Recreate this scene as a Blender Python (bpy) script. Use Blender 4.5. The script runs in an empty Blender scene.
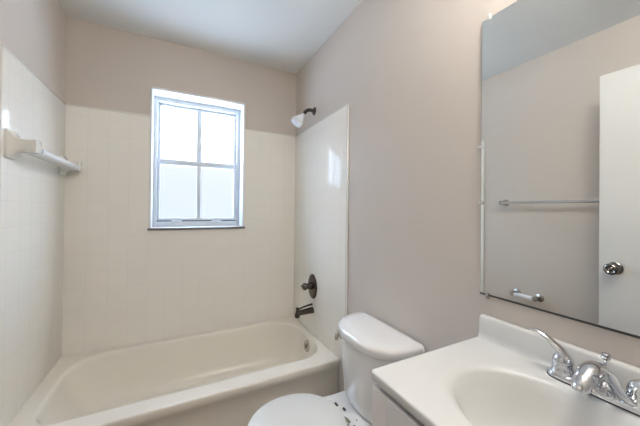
import bpy, bmesh, math, random
from mathutils import Vector, Matrix
random.seed(4)
PI = math.pi
S = bpy.context.scene
COL = S.collection

# ------------------------------------------------------------------ camera
cam = bpy.data.cameras.new('camera')
cam_o = bpy.data.objects.new('camera', cam); COL.objects.link(cam_o)
yaw, pitch, roll = math.radians(27.163), math.radians(.346), math.radians(.617)
F = Vector((math.sin(yaw)*math.cos(pitch), math.cos(yaw)*math.cos(pitch), math.sin(pitch)))
R = Vector((math.cos(yaw), -math.sin(yaw), 0)); U = R.cross(F)
R2 = R*math.cos(roll)+U*math.sin(roll); U2 = -R*math.sin(roll)+U*math.cos(roll)
m = Matrix((R2, U2, -F)).transposed().to_4x4()
m.translation = Vector((-.9019, -2.2257, 1.276))
cam_o.matrix_world = m
cam.sensor_width = 36; cam.lens = 278.93/640*36; cam.shift_y = -5.31/640
cam.clip_start = .01
S.camera = cam_o

# ------------------------------------------------------------------ world, light, exposure
W = bpy.data.worlds.new('overcast_sky'); S.world = W; W.use_nodes = True
bg = W.node_tree.nodes['Background']
# bright overcast sky above and pale ground below, with a made-up dimmer band along the horizon to tone down the lower panes
wn, wl = W.node_tree.nodes, W.node_tree.links
wtc = wn.new('ShaderNodeTexCoord'); wsp = wn.new('ShaderNodeSeparateXYZ'); wl.new(wtc.outputs['Generated'], wsp.inputs[0])
wr = wn.new('ShaderNodeValToRGB'); wl.new(wsp.outputs['Z'], wr.inputs[0])
cr = wr.color_ramp; cr.interpolation = 'EASE'
wmr = wn.new('ShaderNodeMapRange'); wmr.inputs['From Min'].default_value = -1; wl.new(wsp.outputs['Z'], wmr.inputs[0]); wl.new(wmr.outputs[0], wr.inputs[0])
SKY = (.645, .83, 1.05); BAND = (.68, .69, .69); K = 7.6
for i, (p, c) in enumerate(((.40, [v*.9 for v in SKY]), (.47, [v/K for v in BAND]), (.562, [v/K for v in BAND]), (.63, SKY))):
    el = cr.elements[i] if i < 2 else cr.elements.new(p)
    el.position = p; el.color = (*c, 1)
wl.new(wr.outputs[0], bg.inputs[0]); bg.inputs[1].default_value = K

def area(name, loc, rot, sx, sy, power, color, portal=False):
    l = bpy.data.lights.new(name, 'AREA'); l.shape = 'RECTANGLE'; l.size = sx; l.size_y = sy
    l.energy = power; l.color = color
    o = bpy.data.objects.new(name, l); COL.objects.link(o); o.location = loc; o.rotation_euler = rot
    if portal: l.cycles.is_portal = True
    return o
area('window_portal', (-.752, .27, 1.62), (PI/2, 0, PI), .66, .98, 1, (1, 1, 1), portal=True)
VANITY_FILL_E = 25.0        # strength of the added frosted globes over the mirror
HALL_FILL_E = 15.0           # strength of the added fill disc on the hallway ceiling
S.view_settings.view_transform = 'Standard'; S.view_settings.look = 'None'
S.view_settings.gamma = 1; S.view_settings.use_curve_mapping = False
S.view_settings.exposure = 1.21
S.cycles.max_bounces = 16; S.cycles.diffuse_bounces = 8; S.cycles.glossy_bounces = 6

# ------------------------------------------------------------------ materials
def mat(name, col, rough=.5, metal=0, bump=None, coat=0, noise=None, spec=.5):
    mt = bpy.data.materials.new(name); mt.use_nodes = True; nt = mt.node_tree; n = nt.nodes; L = nt.links
    b = n['Principled BSDF']
    b.inputs['Base Color'].default_value = (*col, 1); b.inputs['Roughness'].default_value = rough
    b.inputs['Metallic'].default_value = metal; b.inputs['Coat Weight'].default_value = coat
    b.inputs['Specular IOR Level'].default_value = spec
    tc = n.new('ShaderNodeTexCoord')
    if noise:                                   # slight mottling of the colour itself
        nz = n.new('ShaderNodeTexNoise'); nz.inputs['Scale'].default_value = noise[0]; nz.inputs['Detail'].default_value = 4
        L.new(tc.outputs['Object'], nz.inputs['Vector'])
        mx = n.new('ShaderNodeMix'); mx.data_type = 'RGBA'
        L.new(nz.outputs['Fac'], mx.inputs[0])
        mx.inputs[6].default_value = (*[c*(1-noise[1]) for c in col], 1); mx.inputs[7].default_value = (*[min(1, c*(1+noise[1])) for c in col], 1)
        L.new(mx.outputs[2], b.inputs['Base Color'])
    if bump:
        nz = n.new('ShaderNodeTexNoise'); nz.inputs['Scale'].default_value = bump[0]; nz.inputs['Detail'].default_value = 3
        L.new(tc.outputs['Object'], nz.inputs['Vector'])
        bp = n.new('ShaderNodeBump'); bp.inputs['Strength'].default_value = bump[1]; bp.inputs['Distance'].default_value = .002
        L.new(nz.outputs['Fac'], bp.inputs['Height']); L.new(bp.outputs[0], b.inputs['Normal'])
    return mt

def tile_mat(name, axes, col, grout, size=.108, gap=.0022, rough=.08, origin=(0, 0)):
    mt = mat(name, col, rough); nt = mt.node_tree; n = nt.nodes; L = nt.links; b = n['Principled BSDF']
    tc = n.new('ShaderNodeTexCoord'); sp = n.new('ShaderNodeSeparateXYZ'); cb = n.new('ShaderNodeCombineXYZ')
    L.new(tc.outputs['Object'], sp.inputs[0]); 
    for k, a in enumerate(axes):
        ad = n.new('ShaderNodeMath'); ad.operation = 'ADD'; ad.inputs[1].default_value = origin[k]
        L.new(sp.outputs['XYZ'.index(a)], ad.inputs[0]); L.new(ad.outputs[0], cb.inputs[k])
    br = n.new('ShaderNodeTexBrick'); br.offset = 0; br.squash = 1
    br.inputs['Scale'].default_value = 1; br.inputs['Brick Width'].default_value = size; br.inputs['Row Height'].default_value = size
    br.inputs['Mortar Size'].default_value = gap; br.inputs['Mortar Smooth'].default_value = .6
    br.inputs['Color1'].default_value = (*col, 1); br.inputs['Color2'].default_value = (*[c*.985 for c in col], 1); br.inputs['Mortar'].default_value = (*grout, 1)
    L.new(cb.outputs[0], br.inputs['Vector']); L.new(br.outputs['Color'], b.inputs['Base Color']); b.inputs['Specular IOR Level'].default_value = .14
    nz = n.new('ShaderNodeTexNoise'); nz.inputs['Scale'].default_value = 14; L.new(tc.outputs['Object'], nz.inputs['Vector'])
    m1 = n.new('ShaderNodeMath'); m1.operation = 'MULTIPLY'; m1.inputs[1].default_value = -1; L.new(br.outputs['Fac'], m1.inputs[0])
    m2 = n.new('ShaderNodeMath'); m2.operation = 'MULTIPLY_ADD'; m2.inputs[1].default_value = .5; L.new(nz.outputs['Fac'], m2.inputs[0]); L.new(m1.outputs[0], m2.inputs[2])
    bp = n.new('ShaderNodeBump'); bp.inputs['Strength'].default_value = .24; bp.inputs['Distance'].default_value = .0012
    L.new(m2.outputs[0], bp.inputs['Height']); L.new(bp.outputs[0], b.inputs['Normal'])
    return mt

TILE = (.87, .84, .775); GROUT = (.825, .79, .725)
M = dict(
    paint=mat('taupe_wall_paint', (.615, .553, .495), .55, bump=(180, .12), spec=.3),
    ceiling=mat('white_ceiling_paint', (.76, .76, .735), .8, bump=(120, .2), spec=.2),
    tile_x=tile_mat('white_wall_tile_back', 'XZ', TILE, GROUT),
    tile_y=tile_mat('white_wall_tile_side', 'YZ', TILE, GROUT),
    floor=tile_mat('beige_floor_tile', 'XY', (.30, .24, .18), (.2, .16, .12), .305, .005, .35),
    tub=mat('bone_enamel', (.82, .775, .69), .2, coat=.2),
    china=mat('white_vitreous_china', (.77, .755, .73), .10, coat=.4),
    tankchina=mat('tank_vitreous_china', (.74, .72, .695), .10, coat=.4),
    seat=mat('white_seat_plastic', (.68, .675, .65), .28),
    marble=mat('white_cultured_marble', (.64, .635, .61), .27, coat=.0, noise=(3, .015)),
    basin=mat('basin_cultured_marble', (.77, .75, .715), .16, coat=.3),
    vanity=mat('painted_vanity_wood', (.66, .625, .60), .42, bump=(60, .05)),
    chrome=mat('chrome', (.68, .69, .71), .08, 1),
    nickel=mat('satin_nickel', (.55, .52, .48), .22, 1),
    knobmetal=mat('antique_nickel', (.27, .25, .23), .16, 1),
    bronze=mat('dark_bronze', (.10, .08, .068), .22, .85),
    mirror=mat('mirror_silver', (.86, .885, .875), .0, 1),
    mirroredge=mat('dark_mirror_edge', (.05, .045, .04), .3),
    vinyl=mat('white_window_vinyl', (.64, .665, .69), .35),
    whitepaint=mat('white_gloss_paint', (.84, .84, .83), .35),
    door=mat('white_door_paint', (.72, .71, .69), .4, bump=(40, .04)),
    sill=mat('grey_marble_sill', (.19, .165, .14), .4, noise=(40, .25)),
    plastic=mat('clear_clip_plastic', (.72, .72, .70), .2),
    whiteplastic=mat('white_shower_plastic', (.80, .82, .85), .25),
    ceramic=mat('cream_ceramic', (.76, .74, .68), .12, coat=.3),
    bar=mat('white_bar_plastic', (.84, .86, .87), .2),
    dark=mat('dark_debris', (.06, .055, .045), .7),
    leafy=mat('green_grey_debris', (.25, .25, .17), .8),
    rubber=mat('dark_gasket', (.03, .027, .025), .6),
    hall=mat('hallway_paint', (.62, .58, .53), .6),
)
def emis(name, col, e):
    mt = bpy.data.materials.new(name); mt.use_nodes = True; n = mt.node_tree.nodes; n.clear()
    o = n.new('ShaderNodeOutputMaterial'); x = n.new('ShaderNodeEmission'); x.inputs[0].default_value = (*col, 1); x.inputs[1].default_value = e
    mt.node_tree.links.new(x.outputs[0], o.inputs[0]); return mt
M['globe'] = emis('added_frosted_globe', (1.0, .975, .95), VANITY_FILL_E)
M['hallfill'] = emis('hall_fill_disc', (1.0, .93, .84), HALL_FILL_E)
def glass(name, tint, gl=.06):
    mt = bpy.data.materials.new(name); mt.use_nodes = True; n = mt.node_tree.nodes; n.clear(); L = mt.node_tree.links
    o = n.new('ShaderNodeOutputMaterial'); t = n.new('ShaderNodeBsdfTransparent'); t.inputs[0].default_value = (*tint, 1)
    g = n.new('ShaderNodeBsdfGlossy'); g.inputs['Roughness'].default_value = .05
    x = n.new('ShaderNodeMixShader'); x.inputs[0].default_value = gl
    L.new(t.outputs[0], x.inputs[1]); L.new(g.outputs[0], x.inputs[2]); L.new(x.outputs[0], o.inputs[0]); return mt
M['glass'] = glass('window_glass', (.97, .98, 1))
M['screen'] = glass('insect_screen', (.80, .83, .87), .02)

# ------------------------------------------------------------------ mesh helpers
def obj(name, bm, mt, parent=None, smooth=38, mats=None):
    bmesh.ops.recalc_face_normals(bm, faces=bm.faces)
    for f in bm.faces: f.smooth = True
    lim = math.radians(smooth)
    for e in bm.edges:
        if len(e.link_faces) != 2 or e.calc_face_angle(0) > lim: e.smooth = False
    me = bpy.data.meshes.new(name); bm.to_mesh(me); bm.free()
    o = bpy.data.objects.new(name, me); COL.objects.link(o)
    me.materials.append(M[mt] if isinstance(mt, str) else mt)
    if parent: o.parent = parent; o.matrix_parent_inverse = Matrix.Translation(-Vector(parent.location)) if parent.type == 'EMPTY' else Matrix()
    return o
def tag(o, label, cat=None, group=None):
    o['label'] = label
    if cat: o['category'] = cat
    if group: o['group'] = group
    return o
def thing(name, label, cat, loc, group=None):
    o = bpy.data.objects.new(name, None); COL.objects.link(o); o.location = loc; o.empty_display_size = .05
    return tag(o, label, cat, group)
def struct(name, bm, mt, parent=None, **k):
    o = obj(name, bm, mt, parent, **k)
    if not parent: o['kind'] = 'structure'
    return o
def box(bm, a, b, bev=0, seg=2):
    r = bmesh.ops.create_cube(bm, size=1)
    vs = r['verts']
    for v in vs: v.co = Vector([(a[i]+b[i])/2+v.co[i]*abs(b[i]-a[i]) for i in range(3)])
    if bev:
        es = list({e for v in vs for e in v.link_edges})
        bmesh.ops.bevel(bm, geom=es, offset=bev, segments=seg, profile=.5, affect='EDGES')
    return bm
def B(a, b, bev=0, seg=2): return box(bmesh.new(), a, b, bev, seg)
def loft(bm, rings, cap0=True, cap1=True, closed=True):
    vv = [[bm.verts.new(p) for p in r] for r in rings]
    n = len(vv[0])
    for i in range(len(vv)-1):
        for j in range(n if closed else n-1):
            k = (j+1) % n
            bm.faces.new((vv[i][j], vv[i][k], vv[i+1][k], vv[i+1][j]))
    if cap0: bm.faces.new(vv[0][::-1])
    if cap1: bm.faces.new(vv[-1])
    return bm
def rr(x0, x1, y0, y1, r, z, nc=8, ns=6):
    """rounded rectangle ring, always the same count; r may be four radii"""
    r = r if isinstance(r, (tuple, list)) else (r,)*4
    cs = [(x1, y1, 0), (x0, y1, 1), (x0, y0, 2), (x1, y0, 3)]
    pts = []
    for (x, y, q) in cs:
        sx = -1 if x == x1 else 1; sy = -1 if y == y1 else 1
        rad = r[q]; cx, cy = x+sx*rad, y+sy*rad
        arc = [(cx+rad*math.cos(PI/2*(q+i/nc)), cy+rad*math.sin(PI/2*(q+i/nc))) for i in range(nc+1)]
        if pts:
            ax, ay = pts[-1]
            for i in range(1, ns): pts.append((ax+(arc[0][0]-ax)*i/ns, ay+(arc[0][1]-ay)*i/ns))
        pts += arc
    ax, ay = pts[-1]; bx, by = pts[0]
    for i in range(1, ns): pts.append((ax+(bx-ax)*i/ns, ay+(by-ay)*i/ns))
    return [Vector((x, y, z)) for x, y in pts]
def frame_of(d):
    d = Vector(d).normalized(); a = Vector((0, 0, 1)) if abs(d.z) < .9 else Vector((1, 0, 0))
    u = d.cross(a).normalized(); return u, u.cross(d).normalized()
def lathe(bm, prof, org, axis, n=28, sx=1, sy=1, up=None):
    """prof = [(distance along axis, radius)]"""
    ax = Vector(axis).normalized(); u, v = frame_of(ax)
    if up: v = (Vector(up)-ax*Vector(up).dot(ax)).normalized(); u = ax.cross(v)
    rings = [[Vector(org)+ax*t+u*math.cos(2*PI*i/n)*max(r, 1e-4)*sx+v*math.sin(2*PI*i/n)*max(r, 1e-4)*sy for i in range(n)] for t, r in prof]
    return loft(bm, rings)
def tube(bm, pts, rad, n=14, flat=None):
    """tube through pts (Catmull-Rom smoothed); rad list or number; flat=(w,h) factors"""
    pts = [Vector(p) for p in pts]
    rs = rad if isinstance(rad, (list, tuple)) else [rad]*len(pts)
    P2, Rr = [], []
    for i in range(len(pts)-1):
        p0 = pts[max(i-1, 0)]; p1 = pts[i]; p2 = pts[i+1]; p3 = pts[min(i+2, len(pts)-1)]
        for k in range(6):
            t = k/6
            P2.append(.5*((2*p1)+(p2-p0)*t+(2*p0-5*p1+4*p2-p3)*t*t+(3*p1-p0-3*p2+p3)*t**3)); Rr.append(rs[i]*(1-t)+rs[i+1]*t)
    P2.append(pts[-1]); Rr.append(rs[-1])
    T = [(P2[min(i+1, len(P2)-1)]-P2[max(i-1, 0)]).normalized() for i in range(len(P2))]
    u, v = frame_of(T[0]); rings = []
    for i, p in enumerate(P2):
        u = (u-T[i]*u.dot(T[i])).normalized(); v = u.cross(T[i]).normalized()
        fw, fh = flat if flat else (1, 1)
        rings.append([p+u*math.cos(2*PI*k/n)*Rr[i]*fw+v*math.sin(2*PI*k/n)*Rr[i]*fh for k in range(n)])
    return loft(bm, rings)

XW, YN, ZC = -1.52, -2.27, 2.44          # left wall, near wall, ceiling
ZT = 1.90                                # top of the tiles

# ------------------------------------------------------------------ room shell
struct('floor', B((-2.3, -3.5, -.1), (.9, .21, 0)), 'floor')
struct('ceiling', B((-2.3, -3.5, ZC), (.9, .21, ZC+.1)), 'ceiling')
wx0, wx1, wz0, wz1 = -1.066, -.438, 1.136, 2.097
bm = bmesh.new()
box(bm, (XW-.12, 0, 0), (wx0, .21, ZC)); box(bm, (wx1, 0, 0), (.12, .21, ZC)); box(bm, (wx0, 0, 0), (wx1, .21, wz0)); box(bm, (wx0, 0, wz1), (wx1, .21, ZC))
struct('wall_back', bm, 'paint')
struct('wall_right', B((0, YN-.12, 0), (.12, 0, ZC)), 'paint')
struct('wall_left', B((XW-.12, YN-.12, 0), (XW, 0, ZC)), 'paint')
dx0, dx1, dz = -1.262, -.50, 2.055        # doorway in the near wall
bm = bmesh.new()
box(bm, (XW, YN-.12, 0), (dx0, YN, ZC)); box(bm, (dx1, YN-.12, 0), (0, YN, ZC)); box(bm, (dx0, YN-.12, dz), (dx1, YN, ZC))
struct('wall_near', bm, 'paint')
bm = bmesh.new()
box(bm, (-2.3, -3.5, 0), (.9, -3.4, ZC)); box(bm, (-2.3, -3.4, 0), (-2.2, YN-.12, ZC)); box(bm, (.8, -3.4, 0), (.9, YN-.12, ZC))
box(bm, (-2.2, YN-.12, 0), (XW-.12, YN-.05, ZC)); box(bm, (.12, YN-.12, 0), (.8, YN-.05, ZC))
struct('wall_hallway', bm, 'hall')
# door lining
bm = bmesh.new()
box(bm, (dx0, YN-.12, 0), (dx0+.018, YN, dz)); box(bm, (dx1-.018, YN-.12, 0), (dx1, YN, dz)); box(bm, (dx0+.018, YN-.12, dz-.018), (dx1-.018, YN, dz))
struct('trim_1', bm, 'whitepaint')
# tile surround: three panels standing 8 mm proud, bullnose edges
e = .008
zb = .368
bm = bmesh.new()
for (a0, a1, b0, b1) in ((XW+e, wx0, zb, ZT), (wx1, -e, zb, ZT), (wx0, wx1, zb, wz0-.008)):
    box(bm, (a0, -e, b0), (a1, 0, b1))
struct('trim_2', bm, 'tile_x')
struct('trim_3', B((XW, -.703, zb), (XW+e, 0, ZT), .003), 'tile_y')
struct('trim_4', B((-e, -.825, .0), (0, 0, ZT), .003), 'tile_y')
# bullnose strips down the free edges and along the top
bm = bmesh.new()
box(bm, (-.0105, -.837, 0), (0, -.822, ZT+.004), .004); box(bm, (-.0105, -.822, ZT-.006), (0, -.011, ZT+.004), .003)
struct('trim_5', bm, 'ceramic')
bm = bmesh.new()
box(bm, (XW, -.706, .37), (XW+.0105, -.698, ZT+.004), .004); box(bm, (XW, -.698, ZT-.006), (XW+.0105, -.011, ZT+.004), .003)
box(bm, (XW+.0, -.0105, ZT-.006), (wx0-.012, 0, ZT+.004), .003); box(bm, (wx1+.012, -.0105, ZT-.006), (0, 0, ZT+.004), .003)
struct('trim_6', bm, 'ceramic')
# small baseboard behind the toilet
struct('baseboard_right', B((-.012, -1.62, 0), (0, -.84, .085), .003), 'whitepaint')
struct('baseboard_left', B((XW, -2.26, 0), (XW+.012, -.80, .085), .003), 'whitepaint')

# ------------------------------------------------------------------ window
fy0, fy1 = .12, .185
win = bpy.data.objects.new('window_1', None); COL.objects.link(win); win.location = (-.752, .15, wz0); win['kind'] = 'structure'
# plaster reveal and thin white bead round the opening
bm = bmesh.new(); t = .014; o_ = -.012
box(bm, (wx0-.006, o_, wz0), (wx0+t*.55, .195, wz1), .002); box(bm, (wx1-t*.55, o_, wz0), (wx1+.006, .195, wz1), .002)
box(bm, (wx0-.006, o_, wz1-.010), (wx1+.006, .195, wz1+.006), .002)
obj('window_reveal', bm, 'whitepaint', win)
obj('window_sill', B((wx0-.012, -.022, wz0-.015), (wx1+.012, .195, wz0-.001), .003), 'sill', win)
# outer frame
gx0, gx1, gz0, gz1 = wx0+.004, wx1-.004, wz0, wz1-.008
bm = bmesh.new()
w = .028
box(bm, (gx0, fy0, gz0), (gx0+w, fy1, gz1), .003); box(bm, (gx1-w, fy0, gz0), (gx1, fy1, gz1), .003)
box(bm, (gx0+w, fy0, gz1-.035), (gx1-w, fy1, gz1), .003); box(bm, (gx0+w, fy0-.004, gz0), (gx1-w, fy1, gz0+.038), .003)
obj('window_frame', bm, 'vinyl', win)
zm = 1.618
def sash(name, z0, z1, y0, y1, gl, top):
    bm = bmesh.new(); s = .018
    a0, a1 = gx0+w+.001, gx1-w-.001
    box(bm, (a0, y0, z0), (a0+s, y1, z1), .003); box(bm, (a1-s, y0, z0), (a1, y1, z1), .003)
    box(bm, (a0+s, y0, z0), (a1-s, y1, z0+(.040 if top else .024)), .003); box(bm, (a0+s, y0, z1-(.018 if top else .040)), (a1-s, y1, z1), .003)
    cx = (a0+a1)/2
    box(bm, (cx-(.018 if top else .014), y0+.002, z0+.02), (cx+(.018 if top else .014), y1-.002, z1-.015), .003)
    so = obj(name, bm, 'vinyl', win)
    bm = bmesh.new(); box(bm, (a0+s-.004, (y0+y1)/2-.002, z0+.015), (a1-s+.004, (y0+y1)/2+.002, z1-.012))
    obj('glass_pane', bm, gl, so)
    return so
upper = sash('upper_sash', zm-.018, gz1-.036, .157, .177, 'glass', True)
lower = sash('lower_sash', gz0+.040, zm+.018, .130, .152, 'glass', False)
cxw = (gx0+gx1)/2
for xx in (cxw-.15, cxw+.13):
    obj('lift_tab', B((xx-.035, .114, gz0+.020), (xx+.035, .131, gz0+.046), .003), 'vinyl', lower)
obj('gasket', B((gx0+w+.0, .1275, gz0+.0385), (gx1-w, .1305, gz0+.045)), 'rubber', lower)
obj('insect_screen', B((gx0+w, .1785, gz0+.03), (gx1-w, .1795, zm)), 'screen', win)
for xx in (gx0+w+.012, gx1-w-.012):
    obj('sash_latch', B((xx-.007, .148, gz1-.085), (xx+.007, .157, gz1-.05), .003), 'vinyl', upper)

# ------------------------------------------------------------------ bathtub
tub = thing('bathtub', 'bone coloured alcove bathtub along the tiled wall under the window', 'bathtub', (-.76, -.39, 0))
X0, X1, Y0, Y1 = XW+.002, -.0095, -.774, -.002
ZR = .367
rings = []
def outer(i, z, r=.012): return rr(X0+i*.2, X1-i*.2, Y0+i, Y1-i*.2, r, z)
rings += [outer(.012, 0), outer(.010, .22), outer(.006, .315), outer(0, .322), outer(0, ZR-.009), outer(.0025, ZR-.0025), outer(.008, ZR), outer(.014, ZR)]
def inner(k, z, rad):   # k insets from the deck opening
    l, r_, f, b = k
    return rr(-1.442+l, -.042-r_, -.676+f, -.056-b, rad, z)
CR = (.25, .20, .11, .17)
def cr_(k): return tuple(c*k for c in CR)
rings += [inner((-.012, -.010, -.012, -.010), ZR, CR), inner((-.003, -.002, -.003, -.002), ZR, CR), inner((.003, .003, .003, .003), ZR-.0025, CR),
          inner((.009, .008, .009, .008), ZR-.010, cr_(.98)), inner((.013, .012, .013, .012), ZR-.03, cr_(.97)),
          inner((.045, .024, .028, .022), ZR-.12, cr_(.92)), inner((.085, .038, .042, .034), ZR-.20, cr_(.86)),
          inner((.12, .056, .062, .050), .118, cr_(.78)), inner((.15, .08, .085, .07), .090, cr_(.68)),
          inner((.21, .12, .12, .105), .078, cr_(.5)), inner((.32, .2, .19, .17), .074, cr_(.3))]
obj('tub_shell', loft(bmesh.new(), rings), 'tub', tub, smooth=60)
bm = bmesh.new(); lathe(bm, [(0, .040), (.004, .040), (.008, .037), (.010, .026), (.010, .0)], (-.058, -.405, .298), (-1, 0, .14))
ov = obj('overflow_plate', bm, 'nickel', tub)
bm = bmesh.new(); lathe(bm, [(0, .006), (.006, .006), (.008, .004)], (-.069, -.405, .300), (-1, 0, .12), 14)
box(bm, (-.084, -.410, .282), (-.072, -.400, .320), .003); obj('overflow_lever', bm, 'nickel', ov)
bm = bmesh.new(); lathe(bm, [(0, .028), (.003, .028), (.004, .022), (.002, .018)], (-.27, -.375, .076), (0, 0, 1)); obj('drain', bm, 'chrome', tub)

# ------------------------------------------------------------------ shower fittings
vy, vz = -.383, .712
v = thing('shower_valve', 'dark bronze shower valve with oval plate on the tiled wall', 'shower valve', (-.008, vy, vz))
bm = bmesh.new(); lathe(bm, [(0, .05), (.004, .05), (.009, .046), (.013, .034), (.014, .0)], (-.0085, vy, vz), (-1, 0, 0), 40, 1.42, 1.78, up=(0, 0, 1)); obj('escutcheon', bm, 'bronze', v)
bm = bmesh.new(); lathe(bm, [(0, .026), (.022, .024), (.026, .019), (.034, .018), (.040, .024), (.058, .026), (.066, .022), (.070, .01), (.070, 0)], (-.020, vy, vz+.005), (-1, 0, 0), 28)
k = obj('knob', bm, 'bronze', v)
bm = bmesh.new(); tube(bm, [(-.072, vy, vz+.005), (-.078, vy+.018, vz+.006), (-.080, vy+.042, vz)], [.011, .010, .007]); obj('knob_lever', bm, 'bronze', k)

sy, sz = -.385, .539
s = thing('tub_spout', 'dark bronze tub spout with diverter, below the valve', 'tub spout', (-.008, sy, sz))
bm = bmesh.new(); tube(bm, [(-.0085, sy, sz), (-.05, sy, sz-.001), (-.10, sy, sz-.004), (-.118, sy, sz-.006), (-.128, sy, sz-.014), (-.130, sy, sz-.034)], [.024, .021, .0185, .019, .020, .0175], 20); obj('spout_body', bm, 'bronze', s)
bm = bmesh.new(); lathe(bm, [(0, .012), (.016, .008), (.020, .011), (.030, .012), (.033, .005)], (-.130, sy, sz+.004), (0, 0, 1), 16)
tube(bm, [(-.128, sy, sz+.020), (-.08, sy, sz+.034), (-.014, sy, sz+.044)], [.007, .007, .009], 10, (1.3, .8)); obj('diverter_lever', bm, 'bronze', s)

hy, hz = -.360, 2.005
h = thing('wall_shower', 'white shower head on a short dark bronze arm above the tiles', 'shower head', (0, hy, hz))
bm = bmesh.new(); lathe(bm, [(0, .030), (.003, .030), (.010, .022), (.013, .012), (.013, 0)], (0, hy, hz), (-1, 0, 0)); obj('flange', bm, 'bronze', h)
bm = bmesh.new(); tube(bm, [(-.004, hy, hz), (-.035, hy, hz+.004), (-.062, hy, hz-.006), (-.082, hy, hz-.028), (-.088, hy, hz-.038)], .013, 16); obj('shower_arm', bm, 'bronze', h)
bm = bmesh.new(); lathe(bm, [(0, .013), (.012, .015), (.016, .012), (.022, .018), (.036, .026), (.060, .037), (.070, .042), (.090, .043), (.096, .040), (.097, .033), (.092, .022), (.092, 0)], (-.088, hy, hz-.036), (-.62, .05, -.78), 32)
hd = obj('spray_head', bm, 'whiteplastic', h)
bm = bmesh.new(); lathe(bm, [(0, .0445), (.006, .0445), (.007, .041)], Vector((-.088, hy, hz-.036))+Vector((-.62, .05, -.78)).normalized()*.074, (-.62, .05, -.78), 32); obj('spray_ring', bm, 'plastic', hd)

# ------------------------------------------------------------------ ceramic bar on the left wall
tb = thing('bath_shelf_bar', 'cream ceramic wall bar with flat white rail, above the tub on the left wall', 'towel rail', (XW+e, -.33, 1.53))
rings = []
def bracket(yc, zc):
    bm = bmesh.new(); x = XW+e-.0005
    def rct(xo, hw, h0, h1, r): return [Vector((x+xo, q.x, q.y)) for q in rr(yc-hw, yc+hw, zc+h0, zc+h1, r, 0, 4, 2)]
    loft(bm, [rct(0, .044, -.058, .058, .008), rct(.010, .044, -.058, .058, .008), rct(.016, .038, -.050, .050, .010), rct(.026, .028, -.034, .034, .010),
              rct(.045, .024, -.026, .026, .008), rct(.068, .025, -.027, .027, .008), rct(.088, .026, -.028, .028, .006), rct(.092, .021, -.022, .022, .006)])
    return bm
obj('bracket', bracket(-.636, 1.526), 'ceramic', tb)
obj('bracket', bracket(-.062, 1.518), 'ceramic', tb)
bm = bmesh.new(); q0 = [Vector((XW+e+.060+a, -.600, 1.514+b)) for a, b in ((-.030, -.013), (.026, -.013), (.032, -.007), (.032, .007), (.026, .013), (-.030, .013), (-.036, .007), (-.036, -.007))]
loft(bm, [q0, [p+Vector((0, .515, -.006)) for p in q0]]); obj('rail', bm, 'bar', tb, smooth=60)

# ------------------------------------------------------------------ toilet
TY = -1.215
to = thing('toilet', 'white toilet with closed lid between the bathtub and the vanity', 'toilet', (-.35, TY, 0))
def egg(xb, xf, c, b, z, rw, dy=0, n=26):
    """half-width w(x): rear block rw from xb, ellipse towards the tip xf (x falls)"""
    a = c-xf; pts = []
    for i in range(n+1):
        t = i/n; x = xb+(xf-xb)*(1-math.cos(PI*t))/2
        if x < c: wv = b*math.sqrt(max(0, 1-((c-x)/a)**2))
        else:
            u = min(1, (x-c)/(xb-c)); k2 = min(1, u/.55); k2 = k2*k2*(3-2*k2); wv = b*(1-k2)+rw*k2
        if i == 0: wv = rw*.9
        pts.append((x, wv))
    L = [Vector((x, TY+wv, z)) for x, wv in pts]; Rr = [Vector((x, TY-wv, z)) for x, wv in pts[::-1][1:]]
    return L+Rr
bm = bmesh.new()
loft(bm, [egg(-.09, -.50, -.35, .115, 0, .10), egg(-.09, -.50, -.35, .113, .03, .10), egg(-.08, -.50, -.35, .105, .12, .095), egg(-.06, -.53, -.38, .115, .20, .10),
          egg(-.045, -.59, -.42, .150, .28, .115), egg(-.035, -.635, -.45, .180, .34, .135), egg(-.03, -.655, -.47, .190, .375, .142), egg(-.03, -.655, -.47, .190, .392, .142), egg(-.034, -.650, -.47, .185, .399, .138),
          egg(-.034+-.02, -.62, -.47, .16, .400, .12)])
obj('bowl', bm, 'china', to, smooth=50)
def lidring(s, z, xb=-.292): 
    a, b, c = .196*s, .188*s, -.473
    pts = []
    for i in range(48):
        t = 2*PI*i/48; x = c+a*math.cos(t)*(1.0 if math.cos(t) < 0 else .98); y = TY-.007+b*(abs(math.sin(t))**.94)*(1 if math.sin(t) >= 0 else -1)
        pts.append(Vector((x, y, z)))
    return pts
bm = bmesh.new(); loft(bm, [lidring(.97, .4015), lidring(.985, .404), lidring(.985, .416), lidring(.97, .4185)]); obj('seat', bm, 'seat', to)
bm = bmesh.new(); loft(bm, [lidring(.985, .420), lidring(1, .424), lidring(1, .431), lidring(.99, .436), lidring(.95, .4395), lidring(.6, .443), lidring(.2, .444)]); obj('seat_lid', bm, 'seat', to)
for dy in (.075, -.075):
    bm = bmesh.new(); lathe(bm, [(0, .010), (.014, .010), (.018, .007), (.018, 0)], (-.272, TY+dy, .4005), (0, 0, 1), 14)
    hg = obj('hinge_post', bm, 'china', to)
    bm = bmesh.new(); box(bm, (-.293, TY+dy-.013, .4085), (-.274, TY+dy+.013, .4165), .003); obj('hinge_plate', bm, 'nickel', hg)
    obj('bolt_hole', B((-.264, TY+dy-.016, .4002), (-.250, TY+dy+.006, .405), .001), 'dark', hg)
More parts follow.
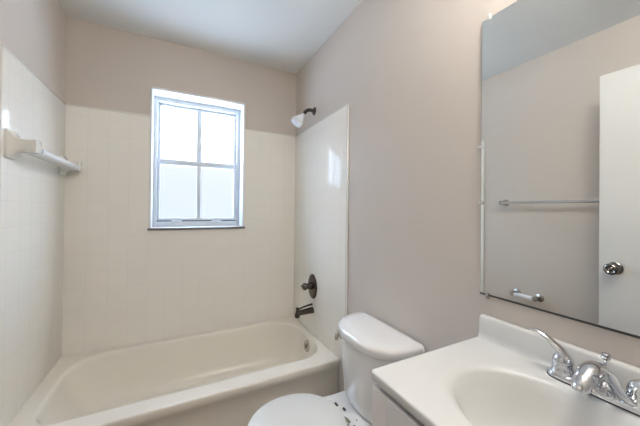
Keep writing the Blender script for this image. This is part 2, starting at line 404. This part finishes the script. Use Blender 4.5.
# tank
def tankring(x0, d, hw, z, p=2.5, yc=TY-.001):
    pts = []; n = 30
    for i in range(n+1):
        t = PI*i/n; u = math.cos(t); y = (abs(math.cos(t))**(2/p))*(1 if u > 0 else -1); f = math.sin(t)**(2/p)
        pts.append(Vector((x0-.03-(d-.03)*f, yc+hw*y, z)))
    pts += [Vector((x0-.008, yc-hw, z)), Vector((x0, yc-hw+.01, z))]+[Vector((x0, yc-hw+.01+(2*hw-.02)*i/6, z)) for i in range(1, 6)]+[Vector((x0, yc+hw-.01, z)), Vector((x0-.008, yc+hw, z))]
    return pts
bm = bmesh.new(); loft(bm, [tankring(-.03, .15, .160, .4015), tankring(-.024, .176, .181, .409), tankring(-.022, .187, .188, .44), tankring(-.020, .197, .195, .56), tankring(-.018, .206, .199, .694)])
tank = obj('tank', bm, 'tankchina', to, smooth=50)
bm = bmesh.new(); loft(bm, [tankring(-.014, .217, .204, .692), tankring(-.012, .224, .211, .697), tankring(-.012, .226, .213, .722), tankring(-.013, .221, .212, .731), tankring(-.016, .208, .202, .738), tankring(-.03, .15, .165, .742), tankring(-.05, .09, .11, .743)])
obj('tank_lid', bm, 'china', to, smooth=50)
fl = Vector((-.176, TY+.150, .668)); fd = Vector((-.78, .62, 0))
bm = bmesh.new(); lathe(bm, [(0, .021), (.008, .021), (.012, .015), (.018, .013), (.020, .016), (.028, .016), (.031, .010), (.031, 0)], fl, fd, 20)
tube(bm, [fl+fd*.024, fl+fd*.026+Vector((.004, .012, -.016)), fl+fd*.024+Vector((.006, .02, -.034))], [.010, .008, .010], 12)
obj('flush_lever', bm, 'nickel', tank)
# bits lying on the deck behind the seat
for i, (x, y, r, mt, lb) in enumerate(((-.240, -1.188, .009, 'dark', 'small dark speck on the toilet deck, nearest the tank'), (-.285, -1.108, .004, 'leafy', 'tiny grey speck on the toilet deck beside the tub side of the seat'), (-.225, -1.262, .004, 'leafy', 'tiny green speck on the toilet deck close to the tank foot'))):
    bm = bmesh.new(); bmesh.ops.create_icosphere(bm, subdivisions=2, radius=r)
    for vv in bm.verts: vv.co = Vector((vv.co.x*.7+x, vv.co.y*1.3*(1+random.uniform(-.2, .2))+y, .4005+max(0, vv.co.z+r)*.35))
    tag(obj('debris_flake', bm, mt), lb, 'debris')
bm = bmesh.new(); tube(bm, [(-.285, -1.222, .403), (-.276, -1.236, .408), (-.264, -1.245, .404), (-.258, -1.262, .403)], [.005, .008, .007, .004], 8)
tag(obj('debris_twig', bm, 'leafy'), 'curled grey green scrap lying on the toilet deck behind the seat', 'debris')

# ------------------------------------------------------------------ vanity
VY0, VY1, VC = -2.245, -1.652, -1.950
CZ = .870
cab = thing('vanity_cabinet', 'pale painted vanity cabinet with raised panel doors under the white sink top', 'cabinet', (-.22, VC, 0))
bm = bmesh.new(); t = .016; fx = -.419; ya, yb = VY0+.004, VY1-.004; zt = CZ-.0245
box(bm, (fx, yb-t, .0), (-.006, yb, zt), .001); box(bm, (fx, ya, .0), (-.006, ya+t, zt), .001)
box(bm, (fx+.02, ya+t, .10), (-.006, yb-t, .116)); box(bm, (fx+.055, ya+t, 0), (fx+.07, yb-t, .10))
obj('carcass', bm, 'vanity', cab)
bm = bmesh.new(); f0, f1 = fx-.019, fx
box(bm, (f0, yb-.045, .09), (f1, yb, zt-.016), .0015); box(bm, (f0, ya, .09), (f1, ya+.045, zt-.016), .0015)
box(bm, (f0, ya+.045, zt-.06), (f1, yb-.045, zt-.016), .0015); box(bm, (f0, ya+.045, .09), (f1, yb-.045, .13), .0015)
obj('face_frame', bm, 'vanity', cab)
mid = (ya+yb)/2
for (d0, d1) in ((ya+.004, mid-.002), (mid+.002, yb-.004)):
    bm = bmesh.new(); z0, z1 = .112, zt-.011; xo = f0-.001; s = .052; th = .019
    box(bm, (xo-th, d0, z0), (xo, d0+s, z1), .0006); box(bm, (xo-th, d1-s, z0), (xo, d1, z1), .0006)
    box(bm, (xo-th, d0+s, z1-.085), (xo, d1-s, z1), .0006); box(bm, (xo-th, d0+s, z0), (xo, d1-s, z0+s), .0006)
    a, b, c, d = d0+s, d1-s, z0+s, z1-.085
    box(bm, (xo-.009, a-.002, c-.002), (xo-.002, b+.002, d+.002))
    loft(bm, [[Vector((xx, q.x, q.y)) for q in rr(a+i, b-i, c+i, d-i, .002, 0, 2, 1)] for xx, i in ((xo-.009, .010), (xo-.011, .012), (xo-.018, .034), (xo-.0185, .038))])
    dr = obj('door', bm, 'vanity', cab, smooth=25)
    ky = d1-.03 if d1 < mid else d0+.03
    bm = bmesh.new(); lathe(bm, [(0, .006), (.012, .006), (.016, .013), (.022, .014), (.027, .010), (.028, 0)], (xo-th+.001, ky, z1-.09), (-1, 0, 0), 18); obj('knob', bm, 'nickel', dr)

top = thing('bathroom_sink', 'white cultured marble vanity top with moulded oval basin and backsplash', 'sink', (-.23, VC, CZ-.023))
def rect_at(x0, x1, y0, y1, r, z): return rr(x0, x1, y0, y1, r, z, 8, 14)
base = rect_at(-.460, -.003, VY0, VY1, .012, 0)
bc = Vector((-.245, VC, 0))
def ell(s, z, sh=0):
    out = []
    for p in base:
        d = p-bc; t = math.atan2(d.y/.20, d.x/.155)
        out.append(Vector((bc.x+sh+.150*s*math.cos(t), bc.y+.192*s*math.sin(t), z)))
    return out
bm = bmesh.new()
loft(bm, [ell(.25, CZ-.150), ell(.7, CZ-.135), ell(.97, CZ-.08), ell(1.06, CZ-.023), rect_at(-.457, -.003, VY0, VY1-.003, .010, CZ-.024),
          rect_at(-.460, -.003, VY0, VY1, .012, CZ-.020), rect_at(-.460, -.003, VY0, VY1, .012, CZ-.004), rect_at(-.459, -.003, VY0, VY1-.001, .011, CZ-.0012), rect_at(-.456, -.003, VY0, VY1-.004, .009, CZ), rect_at(-.452, -.003, VY0, VY1-.008, .007, CZ),
          ell(1.16, CZ), ell(1.09, CZ-.0012), ell(1.03, CZ-.0042), ell(.98, CZ-.012), ell(.92, CZ-.034), ell(.84, CZ-.062), ell(.72, CZ-.090), ell(.55, CZ-.112), ell(.35, CZ-.124), ell(.14, CZ-.129)])
obj('countertop', bm, 'marble', top, smooth=50)
bm = bmesh.new()
prof = [(-.003, CZ-.001), (-.030, CZ-.0002), (-.027, CZ+.003), (-.0235, CZ+.010), (-.0225, CZ+.020), (-.0205, CZ+.062), (-.018, CZ+.067), (-.013, CZ+.069), (-.003, CZ+.069)]
def pr(y, k): return [Vector((x*k if x < -.01 else x, y, CZ+(z-CZ)*(1 if k > .9 else .93))) for x, z in prof]
loft(bm, [pr(VY0, 1), pr(VY1-.012, 1), pr(VY1-.004, .99), pr(VY1-.0005, .86)])
obj('backsplash', bm, 'marble', top, smooth=50)
bm = bmesh.new(); lathe(bm, [(0, .022), (.003, .022), (.004, .018), (.001, .014), (.001, 0)], (bc.x, bc.y, CZ-.1290), (0, 0, 1)); obj('drain', bm, 'chrome', top)

# faucet
FY = -1.953; FX = -.052; z = CZ+.0005
fa = thing('faucet', 'chrome two handle centreset faucet standing on the white vanity top', 'faucet', (FX, FY, CZ))
def stad(k, zz): return rr(FX-.026+k, FX+.026-k, FY-.095+k, FY+.095-k, .0255-k, zz)
obj('gasket', loft(bmesh.new(), [stad(-.0015, z), stad(-.0015, z+.002)]), 'rubber', fa)
bm = bmesh.new(); loft(bm, [stad(0, z+.0022), stad(0, z+.009), stad(.002, z+.0125), stad(.006, z+.014), stad(.02, z+.0145)]); obj('base_plate', bm, 'chrome', fa)
# spout: rounded body leaning over the basin
bm = bmesh.new()
tube(bm, [(FX+.012, FY, z+.012), (FX+.006, FY, z+.034), (FX-.012, FY, z+.052), (FX-.040, FY, z+.056), (FX-.070, FY, z+.046), (FX-.088, FY, z+.034), (FX-.092, FY, z+.028)], [.024, .0245, .0235, .021, .0185, .0155, .012], 22, (1.0, .86))
sp = obj('spout', bm, 'chrome', fa, smooth=60)
bm = bmesh.new(); lathe(bm, [(0, .0025), (.050, .0025), (.052, .006), (.056, .0085), (.060, .007), (.064, .0085), (.067, .006), (.068, 0)], (FX+.016, FY-.003, z+.020), (.05, -.05, 1), 16); obj('lift_rod', bm, 'chrome', fa)
def handle(dy, rotz, world=None):
    lift = 0
    hx, hyy = FX, FY+dy
    bm = bmesh.new(); lathe(bm, [(0, .0245), (.006, .0245), (.012, .0225), (.022, .0205), (.024, .0215), (.028, .0215), (.036, .0195), (.044, .014), (.049, .007), (.050, 0)], (hx, hyy, z+.0125), (0, 0, 1), 28)
    hb = obj('handle_hub', bm, 'chrome', fa)
    c, s_ = math.cos(rotz), math.sin(rotz)
    pts = [(0, -.012, .034), (0, .002, .052), (0, .018, .064+lift*.2), (0, .034, .077+lift*.6), (0, .052, .084+lift), (0, .066, .084+lift)]
    pts = [(hx+p[0]*c-p[1]*s_, hyy+p[0]*s_+p[1]*c, z+.010+p[2]) for p in pts]
    if world: pts = world
    bm = bmesh.new(); tube(bm, pts, [.011, .0125, .0105, .0080, .0068, .0050], 14, (1.25, .62)); obj('lever', bm, 'chrome', hb, smooth=60)
handle(.065, .12)
# the right hand lever is turned forward over the basin
handle(-.065, 0, [(-0.056, -2.017, 0.902), (-0.068, -2.006, 0.889), (-0.082, -1.999, 0.899), (-0.096, -1.994, 0.924), (-0.108, -1.988, 0.947), (-0.118, -1.981, 0.952)])

# ------------------------------------------------------------------ mirror and clips
MY0, MY1, MZ0, MZ1 = -2.255, -1.6473, 1.008, 1.905
mi = thing('wall_mirror', 'large frameless mirror clipped to the wall above the vanity', 'mirror', (0, (MY0+MY1)/2, MZ0))
bm = B((-.0062, MY0, MZ0), (-.0022, MY1, MZ1)); mo = obj('mirror_backing', bm, 'mirroredge', mi)
bm = bmesh.new()
vs = [bm.verts.new(p) for p in ((-.0075, MY0+.001, MZ0+.001), (-.0075, MY1-.001, MZ0+.001), (-.0075, MY1-.001, MZ1-.001), (-.0075, MY0+.001, MZ1-.001))]
vb = [bm.verts.new((-.0063, q.co.y, q.co.z)) for q in vs]
bm.faces.new(vs); bm.faces.new(vb[::-1])
for i in range(4): bm.faces.new((vs[i], vs[(i+1) % 4], vb[(i+1) % 4], vb[i]))
obj('mirror_glass', bm, 'mirror', mi)
obj('mirror_bottom_strip', B((-.0085, MY0, MZ0-.005), (-.0005, MY1, MZ0+.001), .0008), 'mirroredge', mi)  # dark strip along the mirror's bottom edge
def clip(y, zc, dy, dzz, mt='plastic'):
    bm = bmesh.new(); box(bm, (-.0115, y-.005, zc-.005), (-.0085, y+.005, zc+.005), .0012)
    yo, zo = y+dy*.009, zc+dzz*.009
    box(bm, (-.0115, yo-.0045, zo-.0045), (-.0005, yo+.0045, zo+.0045), .0012)
    lathe(bm, [(0, .004), (.002, .0035), (.0025, 0)], (-.0114, yo, zo), (-1, 0, 0), 10)
    obj('mirror_clip', bm, mt, mi)
clip(-1.672, MZ1-.004, 0, 1); clip(MY1-.004, 1.488, 1, 0); clip(-1.672, MZ0-.001, 0, -1, 'nickel')
clip(-2.15, MZ1-.004, 0, 1); clip(-2.15, MZ0-.001, 0, -1, 'nickel')
clip(MY1-.004, 1.303, .3, 0, 'chrome')  # chrome piece standing in for a reflected fitting on the tile edge

# vanity light above the mirror, added outside the frame to light the room
VL = -2.06
vl = thing('added_vanity_light', 'chrome bar light with three frosted globes, added out of view above the mirror', 'added wall lamp', (0, VL, 2.32))
obj('back_plate', B((-.025, VL-.18, 2.28), (0, VL+.18, 2.36), .006), 'chrome', vl)
for dy in (-.13, 0, .13):
    bm = bmesh.new(); lathe(bm, [(0, .022), (.030, .022), (.036, .030), (.112, .030)], (-.024, VL+dy, 2.32), (-1, 0, 0), 20); sk = obj('socket', bm, 'chrome', vl)
    bm = bmesh.new(); bmesh.ops.create_uvsphere(bm, u_segments=24, v_segments=16, radius=.062)
    for vv in bm.verts: vv.co += Vector((-.185, VL+dy, 2.32))
    obj('globe', bm, 'globe', sk)

# ------------------------------------------------------------------ things the mirror shows
def post_end(bm, y, zc, depth, r=.022):
    x = XW
    lathe(bm, [(0, r), (.006, r), (.010, r*.8), (.014, r*.5), (depth-.012, r*.45), (depth-.006, r*.6), (depth+.008, r*.6), (depth+.010, 0)], (x, y, zc), (1, 0, 0), 20)
tr = thing('towel_rail', 'chrome towel rail on the bare painted left wall', 'towel rail', (XW, -1.19, 1.345))
for y in (-.885, -1.492):
    bm = bmesh.new(); post_end(bm, y, 1.345, .068, .028); obj('post', bm, 'nickel', tr)
bm = bmesh.new(); lathe(bm, [(0, .0095), (.607, .0095)], (XW+.070, -1.492, 1.345), (0, 1, 0), 16); obj('rail', bm, 'chrome', tr)
tp = thing('toilet_paper_holder', 'chrome toilet paper holder with bare white roller on the painted wall', 'paper holder', (XW, -1.05, .635))
for y in (-.972, -1.128):
    bm = bmesh.new(); post_end(bm, y, .635, .066, .028); obj('post', bm, 'nickel', tp)
bm = bmesh.new(); lathe(bm, [(0, .007), (.006, .017), (.060, .017), (.062, .015), (.124, .015), (.130, .007)], (XW+.068, -1.115, .635), (0, 1, 0), 18); obj('roller', bm, 'whiteplastic', tp)

dr = bpy.data.objects.new('door_1', None); COL.objects.link(dr); dr.location = (-1.2425, -2.25, 0); dr['kind'] = 'structure'
DX0, DX1, DY0, DY1 = -1.260, -1.225, -2.262, -1.547
slab = obj('door_slab', B((DX0, DY0, .012), (DX1, DY1, 2.043), .002), 'door', dr)
ky, kz = -1.612, .975
for sgn, x in ((1, DX1), (-1, DX0)):
    bm = bmesh.new(); lathe(bm, [(0, .033), (.004, .033), (.008, .028), (.011, .014), (.030, .012), (.036, .020), (.046, .030), (.058, .030), (.064, .024), (.0655, .021), (.062, .018), (.060, .010), (.063, .006), (.063, 0)], (x, ky, kz), (sgn, 0, 0), 28)
    obj('door_knob', bm, 'knobmetal', dr)
obj('latch_plate', B((DX0+.006, DY1, kz-.028), (DX1-.006, DY1+.0015, kz+.028), .0005), 'nickel', dr)
for zz in (.25, 1.02, 1.80):
    bm = bmesh.new(); lathe(bm, [(0, .006), (.09, .006)], (DX0-.004, DY0+.004, zz-.045), (0, 0, 1), 12); obj('hinge', bm, 'nickel', dr)

# fill lamp added unseen on the hallway ceiling behind the camera
hl = thing('hall_fill_lamp', 'round white fill lamp added unseen on the hallway ceiling', 'added ceiling lamp', (-.85, -2.9, ZC))
bm = bmesh.new(); lathe(bm, [(0, .17), (.02, .17), (.022, .165)], (-.85, -2.9, ZC), (0, 0, -1), 32); obj('lamp_base', bm, 'whitepaint', hl)
bm = bmesh.new(); lathe(bm, [(.022, .155), (.04, .15), (.06, .12), (.07, .06), (.071, 0)], (-.85, -2.9, ZC), (0, 0, -1), 32); obj('diffuser', bm, 'hallfill', hl)
